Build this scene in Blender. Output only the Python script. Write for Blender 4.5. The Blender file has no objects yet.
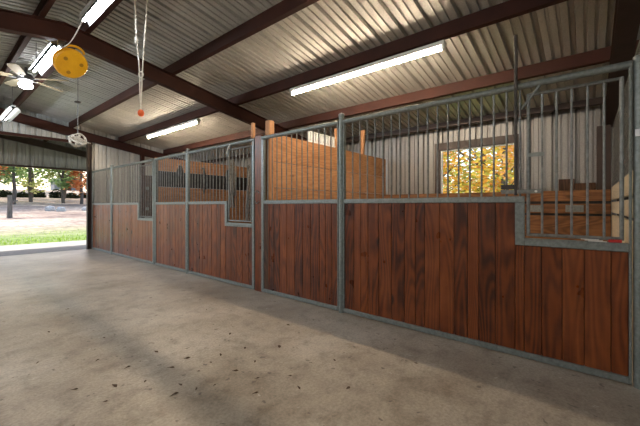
import bpy, bmesh, math, random
from mathutils import Vector, Matrix, noise
random.seed(7)
sc = bpy.context.scene
C = sc.collection
PI = math.pi

# ------------------------------------------------------------------ materials
def newmat(name):
    m = bpy.data.materials.new(name); m.use_nodes = True
    nt = m.node_tree; nt.nodes.clear()
    out = nt.nodes.new('ShaderNodeOutputMaterial')
    b = nt.nodes.new('ShaderNodeBsdfPrincipled')
    nt.links.new(b.outputs[0], out.inputs[0])
    return m, nt, b
def N(nt, kind, **kw):
    n = nt.nodes.new(kind)
    for k, v in kw.items():
        if k in n.inputs: n.inputs[k].default_value = v
        else: setattr(n, k, v)
    return n
def ramp(nt, fac, stops):
    r = nt.nodes.new('ShaderNodeValToRGB')
    el = r.color_ramp.elements
    while len(el) < len(stops): el.new(0.5)
    for e, (p, c) in zip(el, stops):
        e.position = p; e.color = (*c, 1) if len(c) == 3 else c
    nt.links.new(fac, r.inputs[0]); return r
def coords(nt, scale=(1, 1, 1), kind='Object'):
    tc = nt.nodes.new('ShaderNodeTexCoord'); mp = nt.nodes.new('ShaderNodeMapping')
    mp.inputs['Scale'].default_value = scale
    nt.links.new(tc.outputs[kind], mp.inputs[0]); return mp.outputs[0]
def mixc(nt, fac, a, b, mode='MIX'):
    n = nt.nodes.new('ShaderNodeMix'); n.data_type = 'RGBA'; n.blend_type = mode
    for s, v in ((n.inputs[0], fac), (n.inputs[6], a), (n.inputs[7], b)):
        if hasattr(v, 'is_linked') or hasattr(v, 'links'): nt.links.new(v, s)
        else: s.default_value = v if not isinstance(v, tuple) else ((*v, 1) if len(v) == 3 else v)
    return n.outputs[2]
def bump(nt, b, h, strength=0.3, dist=0.01):
    bp = nt.nodes.new('ShaderNodeBump'); bp.inputs['Strength'].default_value = strength
    bp.inputs['Distance'].default_value = dist
    nt.links.new(h, bp.inputs['Height']); nt.links.new(bp.outputs[0], b.inputs['Normal'])

def mottled(name, c1, c2, metallic=0.0, rough=0.5, scale=8, sc3=(1, 1, 1), detail=4, bmp=0.0, spec=0.5):
    m, nt, b = newmat(name)
    v = coords(nt, sc3)
    n = N(nt, 'ShaderNodeTexNoise', Scale=scale, Detail=detail, Roughness=0.6)
    nt.links.new(v, n.inputs['Vector'])
    r = ramp(nt, n.outputs[0], [(0.32, c1), (0.68, c2)])
    nt.links.new(r.outputs[0], b.inputs['Base Color'])
    b.inputs['Metallic'].default_value = metallic; b.inputs['Roughness'].default_value = rough
    b.inputs['Specular IOR Level'].default_value = spec
    if bmp: bump(nt, b, n.outputs[0], bmp, 0.004)
    return m

def wood(name, axis, dark, mid, light, knot, rough=0.45, spec=0.5, plank_var=0.5, contrast=1.0):
    """axis: grain direction. uses per-face attribute 'rnd' for each plank's own tone"""
    m, nt, b = newmat(name)
    at = N(nt, 'ShaderNodeAttribute'); at.attribute_name = 'rnd'
    tc = nt.nodes.new('ShaderNodeTexCoord')
    ad = N(nt, 'ShaderNodeVectorMath', operation='ADD')
    sc_ = N(nt, 'ShaderNodeVectorMath', operation='MULTIPLY')
    cmb = N(nt, 'ShaderNodeCombineXYZ')
    ml = N(nt, 'ShaderNodeMath', operation='MULTIPLY'); ml.inputs[1].default_value = 37.0
    nt.links.new(at.outputs['Fac'], ml.inputs[0])
    for i in range(3): nt.links.new(ml.outputs[0], cmb.inputs[i])
    nt.links.new(tc.outputs['Object'], ad.inputs[0]); nt.links.new(cmb.outputs[0], ad.inputs[1])
    s = [1.0, 1.0, 1.0]; s[axis] = 0.13
    nt.links.new(ad.outputs[0], sc_.inputs[0]); sc_.inputs[1].default_value = s
    # cathedral figure: bands of a stretched noise field
    n0 = N(nt, 'ShaderNodeTexNoise', Scale=5.0, Detail=1.5, Roughness=0.4); nt.links.new(sc_.outputs[0], n0.inputs['Vector'])
    m1 = N(nt, 'ShaderNodeMath', operation='MULTIPLY'); m1.inputs[1].default_value = 95.0
    nt.links.new(n0.outputs[0], m1.inputs[0])
    sn = N(nt, 'ShaderNodeMath', operation='SINE'); nt.links.new(m1.outputs[0], sn.inputs[0])
    # fine fibres
    s2 = N(nt, 'ShaderNodeVectorMath', operation='MULTIPLY'); ss = [1.0]*3; ss[axis] = 0.04
    s2.inputs[1].default_value = ss; nt.links.new(ad.outputs[0], s2.inputs[0])
    n1 = N(nt, 'ShaderNodeTexNoise', Scale=70.0, Detail=3.0, Roughness=0.7); nt.links.new(s2.outputs[0], n1.inputs['Vector'])
    # broad blotches
    n2 = N(nt, 'ShaderNodeTexNoise', Scale=4.0, Detail=3.0, Roughness=0.6); nt.links.new(ad.outputs[0], n2.inputs['Vector'])
    def mul(o, k):
        q = N(nt, 'ShaderNodeMath', operation='MULTIPLY'); q.inputs[1].default_value = k; nt.links.new(o, q.inputs[0]); return q.outputs[0]
    def add(a, c):
        q = N(nt, 'ShaderNodeMath', operation='ADD'); nt.links.new(a, q.inputs[0])
        if isinstance(c, float): q.inputs[1].default_value = c
        else: nt.links.new(c, q.inputs[1])
        return q.outputs[0]
    f = add(add(mul(sn.outputs[0], 0.13*contrast), mul(n1.outputs[0], 0.35*contrast)), add(mul(n2.outputs[0], 0.55), mul(at.outputs['Fac'], plank_var)))
    f = add(f, -0.2 - plank_var*0.5 + 0.25*(1-contrast)*0.5)
    r = ramp(nt, f, [(0.0, dark), (0.3, mid), (0.75, light)])
    # knots
    vs = N(nt, 'ShaderNodeVectorMath', operation='MULTIPLY'); kk = [3.2]*3; kk[axis] = 1.6
    vs.inputs[1].default_value = kk; nt.links.new(ad.outputs[0], vs.inputs[0])
    vo = N(nt, 'ShaderNodeTexVoronoi', Scale=1.0); nt.links.new(vs.outputs[0], vo.inputs['Vector'])
    kr = ramp(nt, vo.outputs['Distance'], [(0.05, (1, 1, 1)), (0.11, (0, 0, 0))])
    col = mixc(nt, kr.outputs[0], r.outputs[0], knot)
    nt.links.new(col, b.inputs['Base Color'])
    rr = ramp(nt, n2.outputs[0], [(0.3, (rough-.08,)*3), (0.7, (rough+.12,)*3)])
    nt.links.new(rr.outputs[0], b.inputs['Roughness'])
    b.inputs['Specular IOR Level'].default_value = spec
    bump(nt, b, n1.outputs[0], 0.25, 0.003)
    return m

def emis(name, col, strength):
    m, nt, b = newmat(name)
    b.inputs['Base Color'].default_value = (.9, .9, .9, 1)
    b.inputs['Emission Color'].default_value = (*col, 1); b.inputs['Emission Strength'].default_value = strength
    return m

M = {}
M['galv'] = mottled('galvanised steel', (.16, .18, .175), (.25, .275, .265), .5, .45, 40, (1, 1, 1), 4)
M['galv_bar'] = mottled('weathered round bar steel', (.13, .135, .13), (.24, .245, .235), .55, .5, 25)
M['dark_steel'] = mottled('dark steel', (.035, .03, .028), (.075, .062, .055), .4, .55, 20)
M['red_steel'] = mottled('red oxide primed steel', (.034, .012, .009), (.056, .018, .012), .0, .7, 3, (1, 1, 1), 5, 0, .25)
M['brown_steel'] = mottled('brown painted steel', (.035, .020, .014), (.06, .034, .024), .1, .5, 5)
M['stain'] = wood('red stained boards', 2, (.036, .007, .002), (.150, .034, .006), (.29, .083, .018), (.025, .007, .003), .34, .45, .26, .9)
M['pine'] = wood('pine planks', 0, (.33, .145, .058), (.50, .25, .115), (.64, .38, .20), (.13, .05, .018), .55, .3, .22, .6)
M['pine_v'] = wood('pine upright', 2, (.33, .145, .058), (.50, .25, .115), (.64, .38, .20), (.13, .05, .018), .55, .3, .22, .6)
M['pine_y'] = wood('weathered pine planks', 1, (.13, .055, .02), (.25, .115, .045), (.35, .18, .08), (.11, .05, .02), .6, .3, .25, .8)
M['pale_ply'] = wood('pale partition planks', 0, (.40, .33, .21), (.55, .47, .32), (.66, .58, .42), (.3, .2, .1), .6, .3, .15, .5)
M['brown_wood'] = wood('dark brown boards', 2, (.035, .017, .01), (.09, .044, .024), (.16, .085, .048), (.02, .01, .006), .55, .3, .3)
M['white_paint'] = mottled('white enamel', (.72, .72, .70), (.82, .82, .80), 0, .4, 4)
M['galv_light'] = mottled('zinc reflector', (.38, .40, .41), (.5, .52, .53), .3, .4, 12)
M['rope_white'] = mottled('white rope', (.62, .58, .52), (.80, .76, .70), 0, .8, 60)
M['cable_grey'] = mottled('grey wire', (.12, .12, .12), (.2, .2, .2), .3, .5, 40)
M['yellow'] = mottled('yellow plastic', (.78, .38, .01), (.90, .48, .02), 0, .35, 10)
M['yellow_dark'] = mottled('dark amber plastic', (.38, .17, .01), (.46, .22, .015), 0, .45, 10)
M['orange'] = mottled('orange plastic', (.75, .10, .02), (.85, .15, .03), 0, .35, 10)
M['red'] = mottled('red plastic', (.45, .02, .02), (.58, .04, .03), 0, .4, 10)
M['white_cloth'] = mottled('white cloth', (.68, .66, .62), (.8, .78, .74), 0, .9, 20)
M['leather'] = mottled('grey leather straps', (.10, .09, .08), (.26, .24, .21), 0, .6, 30)
M['black'] = mottled('black rubber', (.012, .012, .012), (.03, .028, .027), 0, .6, 12)
M['tube'] = emis('lit tube warm', (1.0, .80, .57), 112.0)
M['tube_cool'] = emis('lit tube cool', (.86, .93, 1.0), 60.0)
M['fill_tube_soft'] = emis('added fill tube soft', (1.0, .94, .86), 80.0)  # only for the added fill lamps out of view
M['fill_tube_far'] = emis('added fill tube cool', (.82, .91, 1.0), 270.0)  # strong cool fill for the far end, added lamp only
M['tube_dim'] = emis('faint tube', (1.0, .97, .92), 2.5)
M['globe'] = emis('lit globe', (.95, .97, 1.0), 30.0)
M['bark'] = mottled('bark', (.07, .055, .045), (.17, .14, .115), 0, .9, 14, (1, 1, .3), 5, .4)
M['leaf_dry'] = mottled('dry leaf', (.06, .035, .02), (.14, .085, .05), 0, .8, 60)
M['fence_wood'] = mottled('grey timber', (.10, .085, .07), (.22, .19, .16), 0, .85, 12, (1, 1, .3))
M['shingle'] = mottled('grey roofing', (.22, .23, .25), (.34, .35, .37), 0, .8, 10)
M['siding'] = mottled('pale siding', (.22, .22, .23), (.32, .32, .32), 0, .8, 10)
M['stone'] = mottled('pale stone', (.45, .42, .38), (.65, .62, .57), 0, .9, 14)
M['label'] = mottled('white label', (.75, .76, .78), (.82, .83, .85), 0, .6, 10)

def sheet_metal(name, c1, c2, metallic, rough, streak, patch=None):
    m, nt, b = newmat(name)
    n = N(nt, 'ShaderNodeTexNoise', Scale=3.0, Detail=5.0, Roughness=0.65)
    nt.links.new(coords(nt, streak), n.inputs['Vector'])
    r = ramp(nt, n.outputs[0], [(0.3, c1), (0.7, c2)])
    nf = N(nt, 'ShaderNodeTexNoise', Scale=90.0, Detail=2.0); nt.links.new(coords(nt), nf.inputs['Vector'])
    rf = ramp(nt, nf.outputs[0], [(0.35, (.86,)*3), (0.65, (1.08,)*3)])
    nt.links.new(mixc(nt, 1.0, r.outputs[0], rf.outputs[0], 'MULTIPLY'), b.inputs['Base Color'])
    b.inputs['Metallic'].default_value = metallic
    r2 = ramp(nt, n.outputs[0], [(0.3, (rough-.08,)*3), (0.7, (rough+.1,)*3)])
    nt.links.new(r2.outputs[0], b.inputs['Roughness'])
    return m
M['roof'] = sheet_metal('galvalume roof sheet', (.40, .40, .385), (.55, .545, .52), .30, .50, (.4, 1.5, 1))
M['wall_metal'] = sheet_metal('galvanised wall sheet', (.27, .265, .26), (.37, .36, .345), .35, .45, (4, 4, .25))
M['wall_light'] = sheet_metal('bright galvalume wall sheet', (.48, .485, .48), (.64, .645, .635), .3, .4, (4, 4, .25))
M['wall_beige'] = sheet_metal('beige wall sheet', (.34, .325, .30), (.46, .44, .41), .2, .45, (4, 4, .25))

def concrete():
    m, nt, b = newmat('worn concrete')
    v = coords(nt)
    n1 = N(nt, 'ShaderNodeTexNoise', Scale=0.9, Detail=6.0, Roughness=0.62); nt.links.new(v, n1.inputs['Vector'])
    n2 = N(nt, 'ShaderNodeTexNoise', Scale=6.0, Detail=6.0, Roughness=0.7); nt.links.new(v, n2.inputs['Vector'])
    n3 = N(nt, 'ShaderNodeTexNoise', Scale=55.0, Detail=4.0, Roughness=0.7); nt.links.new(v, n3.inputs['Vector'])
    r1 = ramp(nt, n1.outputs[0], [(0.30, (.27, .215, .16)), (0.5, (.41, .35, .28)), (0.66, (.52, .465, .39))])
    r2 = ramp(nt, n2.outputs[0], [(0.34, (.68, .655, .63)), (0.5, (1, 1, 1)), (0.68, (1.12, 1.12, 1.11))])
    r3 = ramp(nt, n3.outputs[0], [(0.38, (.80,)*3), (0.6, (1.08,)*3)])
    c = mixc(nt, 1.0, r1.outputs[0], r2.outputs[0], 'MULTIPLY'); c = mixc(nt, 1.0, c, r3.outputs[0], 'MULTIPLY')
    # scattered dark dirt specks and pale plaster spots of their own shape
    n4 = N(nt, 'ShaderNodeTexNoise', Scale=11.0, Detail=2.5, Roughness=0.8); nt.links.new(coords(nt, (1, .8, 1)), n4.inputs['Vector'])
    k = ramp(nt, n4.outputs[0], [(0.655, (0, 0, 0)), (0.68, (.75, .75, .75))])
    c = mixc(nt, k.outputs[0], c, (.12, .095, .075))
    n5 = N(nt, 'ShaderNodeTexNoise', Scale=9.0, Detail=3.0, Roughness=0.7); nt.links.new(coords(nt, (1.3, 1, 1)), n5.inputs['Vector'])
    k2 = ramp(nt, n5.outputs[0], [(0.29, (.6, .6, .6)), (0.32, (0, 0, 0))])
    c = mixc(nt, k2.outputs[0], c, (.60, .55, .48))
    nt.links.new(c, b.inputs['Base Color'])
    rr = ramp(nt, n2.outputs[0], [(0.3, (.30,)*3), (0.7, (.50,)*3)])
    nt.links.new(rr.outputs[0], b.inputs['Roughness'])
    b.inputs['Specular IOR Level'].default_value = .4
    bump(nt, b, n3.outputs[0], 0.2, 0.003)
    return m
M['concrete'] = concrete()
M['apron'] = mottled('outdoor concrete', (.30, .29, .28), (.42, .40, .38), 0, .8, 4, (1, 1, 1), 6)
M['painted_shade'] = mottled('door strip with painted shade', (.09, .09, .095), (.15, .15, .155), 0, .8, 8, (1, 1, 1), 6)  # slab colour darkened to carry the canopy shadow

def ground_mat():
    m, nt, b = newmat('leafy paddock ground')
    v = coords(nt)
    n1 = N(nt, 'ShaderNodeTexNoise', Scale=.35, Detail=6.0, Roughness=.65); nt.links.new(coords(nt, (.4, 1, 1)), n1.inputs['Vector'])
    n2 = N(nt, 'ShaderNodeTexNoise', Scale=3.5, Detail=6.0, Roughness=.75); nt.links.new(v, n2.inputs['Vector'])
    soil = ramp(nt, n1.outputs[0], [(.36, (.20, .14, .12)), (.48, (.42, .32, .26)), (.60, (.58, .48, .39))])
    sp = ramp(nt, n2.outputs[0], [(.35, (.55, .5, .45)), (.62, (1.15, 1.15, 1.12))])
    soil2 = mixc(nt, 1.0, soil.outputs[0], sp.outputs[0], 'MULTIPLY')
    grass = ramp(nt, n2.outputs[0], [(.35, (.10, .16, .035)), (.65, (.27, .36, .09))])
    sx = N(nt, 'ShaderNodeSeparateXYZ'); nt.links.new(v, sx.inputs[0])
    a = N(nt, 'ShaderNodeMath', operation='MULTIPLY'); a.inputs[1].default_value = 7.0; nt.links.new(n1.outputs[0], a.inputs[0])
    s = N(nt, 'ShaderNodeMath', operation='ADD'); nt.links.new(a.outputs[0], s.inputs[0]); nt.links.new(sx.outputs[1], s.inputs[1])
    mr = N(nt, 'ShaderNodeMapRange'); mr.inputs[1].default_value = 20.0; mr.inputs[2].default_value = 24.5
    mr.inputs[3].default_value = 1; mr.inputs[4].default_value = 0; nt.links.new(s.outputs[0], mr.inputs[0])
    nt.links.new(mixc(nt, mr.outputs[0], soil2, grass.outputs[0]), b.inputs['Base Color'])
    b.inputs['Roughness'].default_value = .95
    bump(nt, b, n2.outputs[0], .5, .04)
    return m
M['ground'] = ground_mat()

def leafmat(name, stops, transl=.5):
    m = bpy.data.materials.new(name); m.use_nodes = True; nt = m.node_tree; nt.nodes.clear()
    out = nt.nodes.new('ShaderNodeOutputMaterial')
    at = N(nt, 'ShaderNodeAttribute'); at.attribute_name = 'rnd'
    r = ramp(nt, at.outputs['Fac'], stops)
    d = nt.nodes.new('ShaderNodeBsdfDiffuse'); t = nt.nodes.new('ShaderNodeBsdfTranslucent'); mx = nt.nodes.new('ShaderNodeMixShader')
    mx.inputs[0].default_value = transl
    nt.links.new(r.outputs[0], d.inputs[0]); nt.links.new(r.outputs[0], t.inputs[0])
    nt.links.new(d.outputs[0], mx.inputs[1]); nt.links.new(t.outputs[0], mx.inputs[2]); nt.links.new(mx.outputs[0], out.inputs[0])
    return m
M['lf_green'] = leafmat('green leaves', [(0, (.14, .25, .09)), (.5, (.32, .46, .18)), (1, (.60, .70, .34))])
M['lf_ygreen'] = leafmat('yellow green leaves', [(0, (.30, .38, .10)), (.5, (.60, .62, .22)), (1, (.85, .80, .40))])
M['lf_orange'] = leafmat('orange leaves', [(0, (.45, .12, .05)), (.5, (.75, .28, .10)), (1, (.90, .50, .25))])
M['lf_gold'] = leafmat('gold leaves', [(0, (.16, .18, .05)), (.22, (.50, .50, .10)), (.45, (.90, .62, .12)), (.72, (.92, .42, .10)), (1, (1.0, .80, .50))])
M['lf_dark'] = leafmat('dark shrub leaves', [(0, (.03, .04, .025)), (1, (.10, .11, .07))], .2)
M['grass'] = leafmat('grass blades', [(0, (.14, .28, .03)), (1, (.45, .60, .10))])

# ------------------------------------------------------------------ mesh builder
class MB:
    def __init__(s): s.v = []; s.f = []; s.r = []; s.sm = []
    def add(s, vs, fs, rnd=None, smooth=False):
        o = len(s.v); s.v += [tuple(v) for v in vs]
        rnd = random.random() if rnd is None else rnd
        for f in fs: s.f.append(tuple(i+o for i in f)); s.r.append(rnd); s.sm.append(smooth)
        return s
    def box(s, a, b, rnd=None, mat=None, bev=0.0):
        x0, y0, z0 = a; x1, y1, z1 = b
        if bev > 0:
            # chamfer the long vertical/horizontal edges cheaply: use bmesh
            bm = bmesh.new(); bmesh.ops.create_cube(bm, size=1)
            for v in bm.verts: v.co = Vector(((x0+x1)/2+v.co.x*(x1-x0), (y0+y1)/2+v.co.y*(y1-y0), (z0+z1)/2+v.co.z*(z1-z0)))
            bmesh.ops.bevel(bm, geom=bm.edges[:], offset=bev, segments=1, affect='EDGES')
            vs = [v.co.copy() for v in bm.verts]; fs = [[v.index for v in f.verts] for f in bm.faces]; bm.free()
        else:
            vs = [Vector(p) for p in ((x0,y0,z0),(x1,y0,z0),(x1,y1,z0),(x0,y1,z0),(x0,y0,z1),(x1,y0,z1),(x1,y1,z1),(x0,y1,z1))]
            fs = [(0,3,2,1),(4,5,6,7),(0,1,5,4),(1,2,6,5),(2,3,7,6),(3,0,4,7)]
        if mat is not None: vs = [mat @ v for v in vs]
        return s.add(vs, fs, rnd)
    def tube(s, pts, r, seg=10, caps=True, rnd=None):
        pts = [Vector(p) for p in pts]; n = len(pts)
        rs = r if isinstance(r, (list, tuple)) else [r]*n
        vs = []; fs = []; prev = None
        for i, p in enumerate(pts):
            t = (pts[min(i+1, n-1)] - pts[max(i-1, 0)]).normalized()
            if prev is None:
                up = Vector((0, 0, 1)) if abs(t.z) < .9 else Vector((1, 0, 0))
                u = t.cross(up).normalized()
            else: u = (prev - t*prev.dot(t)).normalized()
            prev = u; w = t.cross(u)
            for k in range(seg):
                a = 2*PI*k/seg; vs.append(p + (u*math.cos(a) + w*math.sin(a))*rs[i])
        for i in range(n-1):
            for k in range(seg):
                a = i*seg+k; b_ = i*seg+(k+1) % seg
                fs.append((a, b_, b_+seg, a+seg))
        if caps: fs.append(tuple(range(seg))[::-1]); fs.append(tuple((n-1)*seg+k for k in range(seg)))
        return s.add(vs, fs, rnd, True)
    def lathe(s, prof, mat=None, seg=24, rnd=None):
        vs = []; fs = []
        for (r, z) in prof:
            for k in range(seg):
                a = 2*PI*k/seg; v = Vector((r*math.cos(a), r*math.sin(a), z)); vs.append(mat @ v if mat else v)
        for i in range(len(prof)-1):
            for k in range(seg):
                a = i*seg+k; b_ = i*seg+(k+1) % seg; fs.append((a, b_, b_+seg, a+seg))
        return s.add(vs, fs, rnd, True)
    def build(s, name, mat, parent=None, loc=(0, 0, 0)):
        me = bpy.data.meshes.new(name); me.from_pydata([tuple(Vector(v)-Vector(loc)) for v in s.v], [], s.f); me.update()
        a = me.attributes.new('rnd', 'FLOAT', 'FACE'); a.data.foreach_set('value', s.r)
        me.polygons.foreach_set('use_smooth', s.sm)
        me.materials.append(mat); o = bpy.data.objects.new(name, me); C.objects.link(o)
        o.location = loc
        if parent is not None:
            o.parent = parent; q = parent; w0 = Vector((0, 0, 0))
            while q is not None: w0 += q.location; q = q.parent
            o.location = Vector(loc) - w0
        if any(s.sm):
            try: me.set_sharp_from_angle(angle=math.radians(40))
            except Exception: pass
        return o

def tag(o, label, cat, group=None, kind=None):
    o['label'] = label; o['category'] = cat
    if group: o['group'] = group
    if kind: o['kind'] = kind
    return o
def thing(name, label, cat, loc=(0, 0, 0), group=None):
    o = bpy.data.objects.new(name, None); C.objects.link(o); o.location = loc; o.empty_display_size = .1
    return tag(o, label, cat, group)
def struct(o): o['kind'] = 'structure'; return o

# ------------------------------------------------------------------ dimensions (metres; camera stands at x=0,y=0)
EYE = 1.18
SX = 2.955            # plane of the stall fronts
WX = 6.55             # inner face of the back wall of the stalls
RX, RZ, SL = 1.12, 3.60, 0.16   # ridge x, underside of roof sheet at ridge, roof slope
Y_NEAR, Y_END, Y_OUT = -6.0, 10.6, 13.5
XL = -4.3
def zroof(x): return RZ - SL*abs(x-RX)

# ------------------------------------------------------------------ corrugated sheets
PITCH = .305
def profile(length, pitch=PITCH, hgt=.050):
    pts = []; u = 0
    while u < length - 1e-6:
        for du, w in ((0, 0), (.012, hgt), (.046, hgt), (.058, 0), (.120, 0), (.125, .018), (.147, .018), (.152, 0), (.210, 0), (.215, .018), (.237, .018), (.242, 0)):
            if u+du < length: pts.append((u+du, w))
        u += pitch
    pts.append((length, 0)); return pts
def sheet(mb, origin, du, dv, dn, lu, lv, cut=None, nv=1):
    """corrugated sheet: u runs across the ribs, v along them, n is the rib direction"""
    o = Vector(origin); du = Vector(du); dv = Vector(dv); dn = Vector(dn)
    pr = profile(lu)
    vs = []
    for (u, w) in pr:
        for j in range(nv+1): vs.append(o + du*u + dn*w + dv*(lv*j/nv))
    fs = []
    for i in range(len(pr)-1):
        for j in range(nv): a = i*(nv+1)+j; fs.append((a, a+1, a+nv+2, a+nv+1))
    mb.add(vs, fs)

# ceiling = underside of the roof sheets
mb = MB()
ly = Y_OUT + .15 - Y_NEAR
w = 6.85 - RX
sheet(mb, (RX, Y_NEAR, RZ), (0, 1, 0), (1, 0, -SL), (0, 0, 1), ly, w)
sheet(mb, (RX, Y_NEAR, RZ), (0, 1, 0), (-1, 0, -SL), (0, 0, 1), ly, RX - (XL-.3))
struct(mb.build('ceiling', M['roof']))

# floor
mb = MB(); mb.box((XL, Y_NEAR, -.15), (WX+.05, Y_END, 0)); struct(mb.build('floor', M['concrete']))
mb = MB(); mb.box((XL, Y_END, -.15), (WX+.05, 11.85, -.004)); struct(mb.build('trim_1', M['painted_shade']))  # dark strip paints the porch roof's shadow onto the slab
mb = MB(); mb.box((XL, 11.85, -.15), (WX+.3, 13.55, -.012)); struct(mb.build('trim_2', M['apron']))

# back wall with window opening (rebuilt as sheets around the hole)
WY0, WY1, WZ0, WZ1 = .965, 2.27, 1.40, 2.28
topw = zroof(WX) + .03
mb = MB()
def backsheet(y0, y1, z0, z1):
    n0 = math.floor((y0-Y_NEAR)/PITCH)
    sheet(mb, (WX, y0, z0), (0, 1, 0), (0, 0, 1), (1, 0, 0), y1-y0, z1-z0)
backsheet(Y_NEAR, WY0, 0, topw); backsheet(WY1, Y_OUT-2.9, 0, topw)
backsheet(WY0, WY1, 0, WZ0); backsheet(WY0, WY1, WZ1, topw)
struct(mb.build('wall_right', M['wall_metal']))
# far gable wall: solid behind the stalls, header above the doorway
mb = MB()
def slopesheet(x0, x1, z0, y, dirn, mbb):
    n = profile(x1-x0); vs = []
    for u, w_ in n:
        x = x0+u; vs += [(x, y+dirn*w_, z0), (x, y+dirn*w_, zroof(x)+.02)]
    mbb.add(vs, [(2*i, 2*i+2, 2*i+3, 2*i+1) for i in range(len(n)-1)])
DX = 2.98
slopesheet(DX, WX+.03, 0, Y_END, 1, mb)
slopesheet(-1.3, DX, 2.93, Y_END, 1, mb)
slopesheet(XL, -1.3, 0, Y_END, 1, mb)
struct(mb.build('wall_far', M['wall_light']))
# outer porch header, seen from inside
mb = MB(); slopesheet(XL, WX+.3, 2.44, Y_OUT, 1, mb)
struct(mb.build('wall_outer', M['wall_beige']))
mb = MB(); mb.box((XL, Y_OUT-.05, 2.38), (WX+.3, Y_OUT+.04, 2.44)); struct(mb.build('trim_3', M['brown_steel']))
mb = MB(); mb.box((-1.3, Y_END-.02, 2.86), (DX, Y_END+.06, 2.93)); struct(mb.build('trim_4', M['red_steel']))
# left wall and near wall behind the camera (near end is open in the middle)
mb = MB(); sheet(mb, (XL, Y_NEAR, 0), (0, 1, 0), (0, 0, 1), (-1, 0, 0), Y_END-Y_NEAR, zroof(XL)+.02)
struct(mb.build('wall_left', M['wall_beige']))
mb = MB(); slopesheet(2.95, WX, 0, Y_NEAR, -1, mb); slopesheet(XL, -.8, 0, Y_NEAR, -1, mb); slopesheet(-.8, 2.95, 3.0, Y_NEAR, -1, mb)
struct(mb.build('wall_near', M['wall_beige']))

# window surround
mb = MB()
mb.box((WX-.05, WY0-.07, WZ1), (WX+.03, WY1+.10, WZ1+.14))
mb.box((WX-.05, WY1, WZ0-.0), (WX+.03, WY1+.10, WZ1))
mb.box((WX-.05, WY0-.07, WZ0-.0), (WX+.03, WY0, WZ1))
mb.box((WX-.05, WY0-.07, WZ0-.05), (WX+.06, WY1+.10, WZ0))
wn = struct(mb.build('window_1', M['brown_steel']))
mb = MB(); mb.box((WX+.0, WY1-.03, WZ0), (WX+.05, WY1, WZ1)); mb.box((WX+.0, WY0, WZ1-.025), (WX+.05, WY1-.03, WZ1)); mb.box((WX, WY0, WZ0), (WX+.05, WY0+.03, WZ1-.025))
mb.build('window_frame', M['white_paint'], wn)

# ------------------------------------------------------------------ steel frame of the roof
def purlin(x, label, mat='red_steel', y0=Y_NEAR, y1=Y_OUT-.06, dep=.15):
    s = SL if x > RX else -SL
    zt = zroof(x) - .001
    mb = MB(); t = .008; f = .055
    def zz(dx): return zt - s*dx
    prof = [(0, 0), (f, 0), (f, -t), (t, -t), (t, -dep+t), (f, -dep+t), (f, -dep), (0, -dep)]
    if x <= RX: prof = [(-a, b_) for a, b_ in prof]
    vs = []
    for y in (y0, y1):
        for a, b_ in prof: vs.append((x+a, y, zz(a)+b_-.004))
    n = len(prof)
    fs = [(i, (i+1) % n, n+(i+1) % n, n+i) for i in range(n)] + [tuple(range(n))[::-1], tuple(range(n, 2*n))]
    mb.add(vs, fs)
    return tag(mb.build('roof_purlin', M[mat]), label, 'roof beam', 'steel purlins running the length of the barn')
purlin(.92, 'dark red steel purlin on the left of the two at the roof ridge')
purlin(1.32, 'dark red steel purlin on the right of the two at the roof ridge')
purlin(2.45, 'dark red steel purlin under the roof between the ridge lights and the long tube lights')
purlin(3.64, 'dark red steel purlin that carries the two long tube lights')
purlin(4.93, 'dark red steel purlin just above the top rail of the stall fronts')
purlin(6.28, 'dark steel eave purlin along the top of the wall behind the stalls', 'brown_steel', y1=Y_OUT-.06, dep=.09)
purlin(-.30, 'dark red steel purlin left of the ridge in the top left corner')
purlin(-1.55, 'dark red steel purlin over the left half of the barn')
purlin(-2.8, 'dark red steel purlin nearest the left wall')

def rafter(y, label, mat='red_steel', dep=.22, fw=.10, lift=0, xr=WX-.02, z_extra=0):
    mb = MB(); t = .012
    def zt(x): return zroof(x) - .156 + z_extra
    xs = [XL, RX, xr]
    def prism(y0, y1, top, bot):
        vs = []
        for x in xs:
            vs += [(x, y0, zt(x)+bot), (x, y1, zt(x)+bot), (x, y1, zt(x)+top), (x, y0, zt(x)+top)]
        fs = []
        for i in range(2):
            for k in range(4): fs.append((4*i+k, 4*i+(k+1) % 4, 4*i+4+(k+1) % 4, 4*i+4+k))
        fs += [(3, 2, 1, 0), (8, 9, 10, 11)]
        mb.add(vs, fs)
    prism(y-t/2, y+t/2, -t, -dep+t); prism(y-fw/2, y+fw/2, 0, -t); prism(y-fw/2, y+fw/2, -dep+t, -dep)
    return tag(mb.build('roof_rafter', M[mat]), label, 'roof beam', 'steel rafters across the barn')
rafter(5.03, 'heavy dark red steel rafter crossing above the yellow cord reel')
rafter(Y_END-.12, 'dark red steel rafter against the corrugated wall over the far doorway')
rafter(-.27, 'dark brown steel rafter in the top right corner above the nearest post', 'brown_steel', fw=.16)
rafter(Y_OUT-.12, 'dark brown steel rafter over the outer porch header beyond the doorway', 'brown_steel', dep=.20)

def column(x, y, z1, label, mat='brown_steel', s=.10):
    mb = MB(); t = .01
    mb.box((x-s/2, y-t/2, 0), (x+s/2, y+t/2, z1)); mb.box((x-s/2, y-s/2, 0), (x-s/2+t, y+s/2, z1)); mb.box((x+s/2-t, y-s/2, 0), (x+s/2, y+s/2, z1))
    return tag(mb.build('steel_column', M[mat]), label, 'column')
column(2.90, Y_END-.02, 2.95, 'dark steel column at the right edge of the far doorway')
column(4.22, Y_END-.18, zroof(4.22)-.38, 'rusty red steel column against the far corrugated wall', 'red_steel')
column(6.45, -.18, zroof(6.45)-.38, 'dark brown steel column in the back corner of the nearest stall', 'brown_steel', .16)
column(6.46, 5.03, zroof(6.45)-.38, 'dark brown steel column behind the middle stall under the heavy rafter', 'brown_steel', .12)

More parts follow.
